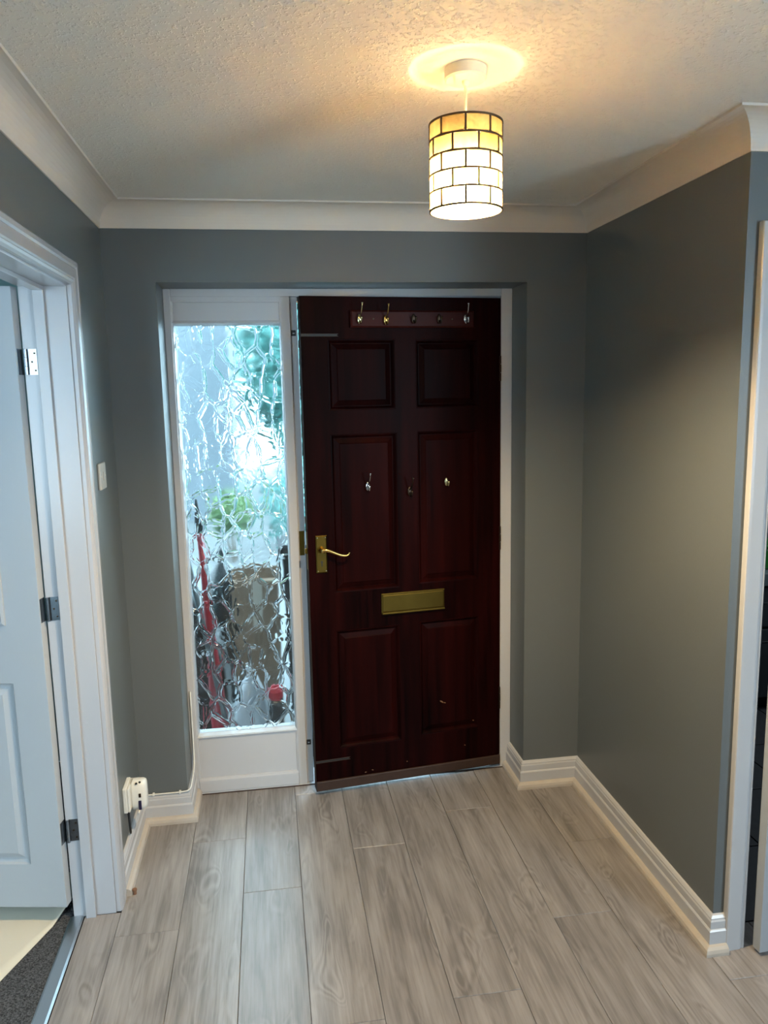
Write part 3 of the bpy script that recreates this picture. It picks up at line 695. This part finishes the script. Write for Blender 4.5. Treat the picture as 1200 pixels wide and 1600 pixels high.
so = empty('wall_socket', (0, -.272, .262)); tag(so, 'white wall socket low on grey wall behind the plug-in freshener', 'socket')
part('back_box', M['plastic'], so, (0, .014, -.045, .045, -.045, .045), bevel=.003)
part('plate', M['plastic'], so, (.014, .022, -.043, .043, -.043, .043), bevel=.003)
new_obj('cable', tube(smooth_path([(.007, -.006, -.044), (.008, -.004, -.075), (.011, -.012, -.11), (.010, -.004, -.135), (.008, .006, -.146)]), .0042, 8), M['black'], so, smooth=True)
ff = empty('plug_in_freshener', (.022, -.258, .258)); tag(ff, 'white plug-in freshener with dark slots in the low wall socket', 'air freshener')
bm = bmesh.new(); n = 24
prof_ = [(0, .90, 1.0), (.006, .98, 1.0), (.024, 1.0, 1.0), (.038, .96, .98), (.046, .84, .93), (.050, .62, .82)]
lv_ = []
for x, sy_, sz_ in prof_:
    r_ = []
    for i in range(n):
        t = 2*PI*i/n; cy, cz = math.cos(t), math.sin(t); e = .5
        r_.append(bm.verts.new((x, .031*sy_*math.copysign(abs(cy)**e, cy), .053*sz_*math.copysign(abs(cz)**(e*1.2), cz))))
    lv_.append(r_)
for a, c_ in zip(lv_, lv_[1:]):
    for i in range(n): bm.faces.new((a[i], a[(i+1) % n], c_[(i+1) % n], c_[i]))
bm.faces.new(lv_[0][::-1]); bm.faces.new(lv_[-1])
new_obj('body', bm, M['plastic'], ff, smooth=True)
for k, (x, y, z) in enumerate(((.020, -.020, .0505), (.030, -.012, .0500), (.038, .000, .0475))):
    bm = bmesh.new(); lathe([(0, .003), (.0035, .002), (.0045, -.002), (0, -.004)], 12, bm); o = new_obj('vent_slot', bm, M['iron'], ff); o.location = (x, y-.006, z)
part('window_slot', M['navy'], ff, (.024, .034, -.0325, -.029, -.046, -.012), bevel=.001)
part('button', M['bronze'], ff, (.026, .034, -.0325, -.029, .000, .014), bevel=.001)

cb = new_obj('white_cable', tube(smooth_path([(.016, -.14, .1185), (.0135, -.03, .118), (.03, -.010, .1165), (.09, -.009, .1165), (.16, -.009, .1175), (.186, -.0065, .124), (.190, .05, .128), (.192, .14, .150), (.190, .168, .22), (.190, .171, .45)], 5), .0030, 8), M['plastic'], smooth=True)
tag(cb, 'thin white cable clipped along the top of the short skirting', 'cable')
for p_ in ((.050, -.009, .1165), (.150, -.009, .1172)):
    bm = boxes((p_[0]-.004, p_[0]+.004, p_[1]-.005, p_[1]+.0085, p_[2]-.0045, p_[2]+.0045)); new_obj('cable_clip', bm, M['plastic'], cb, bevel=.001)
new_obj('cable_clip', boxes((.012, .020, -.10, -.092, .112, .123)), M['steel'], cb)
pe = new_obj('pipe_stub', lathe([(0, 0), (.006, 0), (.006, .012), (.0075, .013), (.0075, .018), (0, .018)], 12), M['terracotta']); pe.location = (.043, -.445, 0)
tag(pe, 'tiny copper pipe stub at the end of the beading', 'pipe')

# ------------------------------------------------------------------ outside, seen through the patterned glass
struct('path', boxes((-6, 8, .263, 16, -.20, -.09)), M['concrete'], 'pale concrete ground outside the front door', 'path')
def foliage(bm, c_, rad, n, s):
    for i in range(n):
        while True:
            q = Vector((random.uniform(-1, 1), random.uniform(-1, 1), random.uniform(-1, 1)))
            if .25 < q.length < 1: break
        p = Vector(c_) + Vector((q.x*rad[0], q.y*rad[1], q.z*rad[2]))
        u = Vector((random.gauss(0, 1), random.gauss(0, 1), random.gauss(0, 1))).normalized(); w_ = u.orthogonal().normalized()
        a, b_, c2, d_ = (bm.verts.new(p+u*s), bm.verts.new(p+w_*s*.45), bm.verts.new(p-u*s), bm.verts.new(p-w_*s*.45)); bm.faces.new((a, b_, c2, d_))
hs = empty('neighbour_house', (-2.1, 8.0, -.1)); tag(hs, 'pale rendered house seen through the upper part of the patterned glass', 'house')
part('house_wall', M['render'], hs, (-2.2, 2.15, 0, 5, 0, 4.8), bevel=0)
rf = bmesh.new(); v_ = [rf.verts.new(p) for p in ((-2.5, -.3, 4.7), (2.45, -.3, 4.7), (2.45, 5.3, 4.7), (-2.5, 5.3, 4.7), (-2.5, 2.5, 6.6), (2.45, 2.5, 6.6))]
for f in ((0,1,5,4),(2,3,4,5),(0,4,3),(1,2,5),(3,2,1,0)): rf.faces.new([v_[i] for i in f])
new_obj('roof', rf, M['slate'], hs)
w_ = part('window', M['white'], hs, (-.6, .6, -.03, .02, 2.9, 4.0)); part('pane', M['blue_dark'], w_, (-.52, .52, -.035, -.02, 2.98, 3.92), bevel=0)
tr = empty('garden_tree', (1.28, 7.0, -.1)); tag(tr, 'leafy green tree seen through the upper part of the patterned glass', 'tree')
new_obj('trunk', tube([(0, 0, 0), (.03, 0, .8), (-.02, .05, 1.6), (.05, 0, 2.6)], [.12, .10, .08, .05], 10), M['bark'], tr, smooth=True)
bm = bmesh.new(); foliage(bm, (-.05, 0, 2.2), (1.0, 1.0, 1.5), 6500, .095); foliage(bm, (.1, 0, 3.6), (.85, .8, .9), 1500, .095)
o = new_obj('crown', bm, M['foliage'], tr); o['kind'] = 'stuff'
for i, (x, y, z, r_, mt, lb) in enumerate(((.14, 5.2, .52, (.22, .24, .22), 'foliage_lime', 'lime green round bush beyond the pale path'), (.92, 5.6, .5, (.50, .4, .6), 'foliage', 'darker green bush in front of the tree'))):
    bu_ = empty('bush', (x, y, -.1)); tag(bu_, lb, 'bush')
    bm = bmesh.new()
    for k in range(4): tube([(0, 0, 0), (.12*math.cos(k*1.6), .12*math.sin(k*1.6), .4)], [.02, .01], 6, bm)
    new_obj('stem', bm, M['bark'], bu_)
    bm = bmesh.new(); foliage(bm, (0, 0, z), r_, 900, .06); o = new_obj('leaves', bm, M[mt], bu_); o['kind'] = 'stuff'

G = -.09
def leaning(name, a, b_, radii, mt, label, cat, tip=None):
    a, b_ = Vector(a), Vector(b_)
    root = empty(name, b_); tag(root, label, cat)
    d = a-b_; n = len(radii)
    new_obj('shaft', tube([d*(i/(n-1))*(.88 if tip else 1) for i in range(n)], radii, 12), mt, root, smooth=True)
    if tip: new_obj('tip', tube([d*.875, d*.90, d*.95, d], [.011, .020, .013, .005], 12), tip, root, smooth=True)
leaning('red_pole', (.226, .50, 1.19), (.272, .66, G), [.040, .040, .030, .020, .016, .013], M['red'], 'tall red pole with a dark tip leaning behind the patterned glass', 'pole', M['black'])
leaning('grey_pole', (.170, .46, 1.00), (.330, .60, G), [.012, .012, .012, .012], M['grey_pole'], 'slim grey pole leaning beside the red one behind the glass', 'pole')
cbx = empty('cardboard_box', (.462, 1.06, G)); tag(cbx, 'tall brown box standing behind the patterned glass', 'box')
part('side', M['card'], cbx, (-.125, .105, -.13, -.01, 0, .80), bevel=.004)
for q in ((-.125, -.01, -.07, -.064), (-.01, .105, -.075, -.069)): part('flap', M['card'], cbx, (*q, .80, .86), bevel=.001)
part('tape', M['bead'], cbx, (-.03, .02, -.1312, -.13, .55, .80), bevel=0)
bn = empty('black_bin', (.700, .70, G)); tag(bn, 'black bin standing at the right behind the patterned glass', 'bin')
bm = ring_panel([(-.11, .15, -.02, .28, 0)], fill=False); bm.free()
bm = bmesh.new(); q0 = [bm.verts.new(p) for p in ((-.09,-.10,0),(.12,-.10,0),(.12,.14,0),(-.09,.14,0))]; q1 = [bm.verts.new(p) for p in ((-.115,-.13,1.0),(.15,-.13,1.0),(.15,.17,1.0),(-.115,.17,1.0))]
for i in range(4): bm.faces.new((q0[i], q0[(i+1) % 4], q1[(i+1) % 4], q1[i]))
bm.faces.new(q0[::-1]); bm.faces.new(q1); new_obj('body', bm, M['black'], bn, bevel=.01)
part('lid', M['black'], bn, (-.125, .16, -.15, .18, 1.0, 1.05), bevel=.015); part('handle', M['black'], bn, (-.06, .09, .18, .21, .96, .985), bevel=.005)
def sack(name, loc, rad, h, mt, label):
    bm = bmesh.new(); n = 18; lv = []
    for k, (r_, z) in enumerate(((.85, 0), (1.0, .15), (1.02, .40), (.85, .66), (.5, .84), (.14, .92), (.10, .95), (.22, 1.0))):
        lv.append([bm.verts.new((rad*r_*math.cos(2*PI*i/n)*(1+.08*math.sin(i*2.3+k)), rad*r_*math.sin(2*PI*i/n)*(1+.08*math.cos(i*1.7+k)), h*z)) for i in range(n)])
    for a, c_ in zip(lv, lv[1:]):
        for i in range(n): bm.faces.new((a[i], a[(i+1) % n], c_[(i+1) % n], c_[i]))
    bm.faces.new(lv[0][::-1]); bm.faces.new(lv[-1])
    o = new_obj(name, bm, mt, smooth=True); o.location = loc; tag(o, label, 'bag'); return o
sack('rubbish_bag', (.10, 1.06, G), .185, .80, M['black_bag'], 'black bag behind the red and grey poles')
sack('rubbish_bag', (.255, 1.52, G), .165, .86, M['black_bag'], 'second black bag half hidden behind the brown box')
sack('white_bag', (.410, .74, G), .082, .44, M['white_bag'], 'white bag low down in front of the brown box')
po = new_obj('plant_pot', lathe([(0, 0), (.045, 0), (.062, .10), (.070, .10), (.070, .12), (.058, .12), (.054, .09), (0, .09)], 20), M['olive']); po.location = (.292, .40, G); tag(po, 'small olive brown pot at the bottom of the glass', 'pot')
rb = empty('capped_bottle', (.528, .40, G)); tag(rb, 'small black bottle with a red cap near the black bin', 'bottle')
new_obj('body', lathe([(0, 0), (.030, 0), (.034, .40), (0, .40)], 20), M['black'], rb); new_obj('lid', lathe([(0, .45), (.024, .45), (.036, .43), (.036, .40), (0, .40)], 20), M['red'], rb)
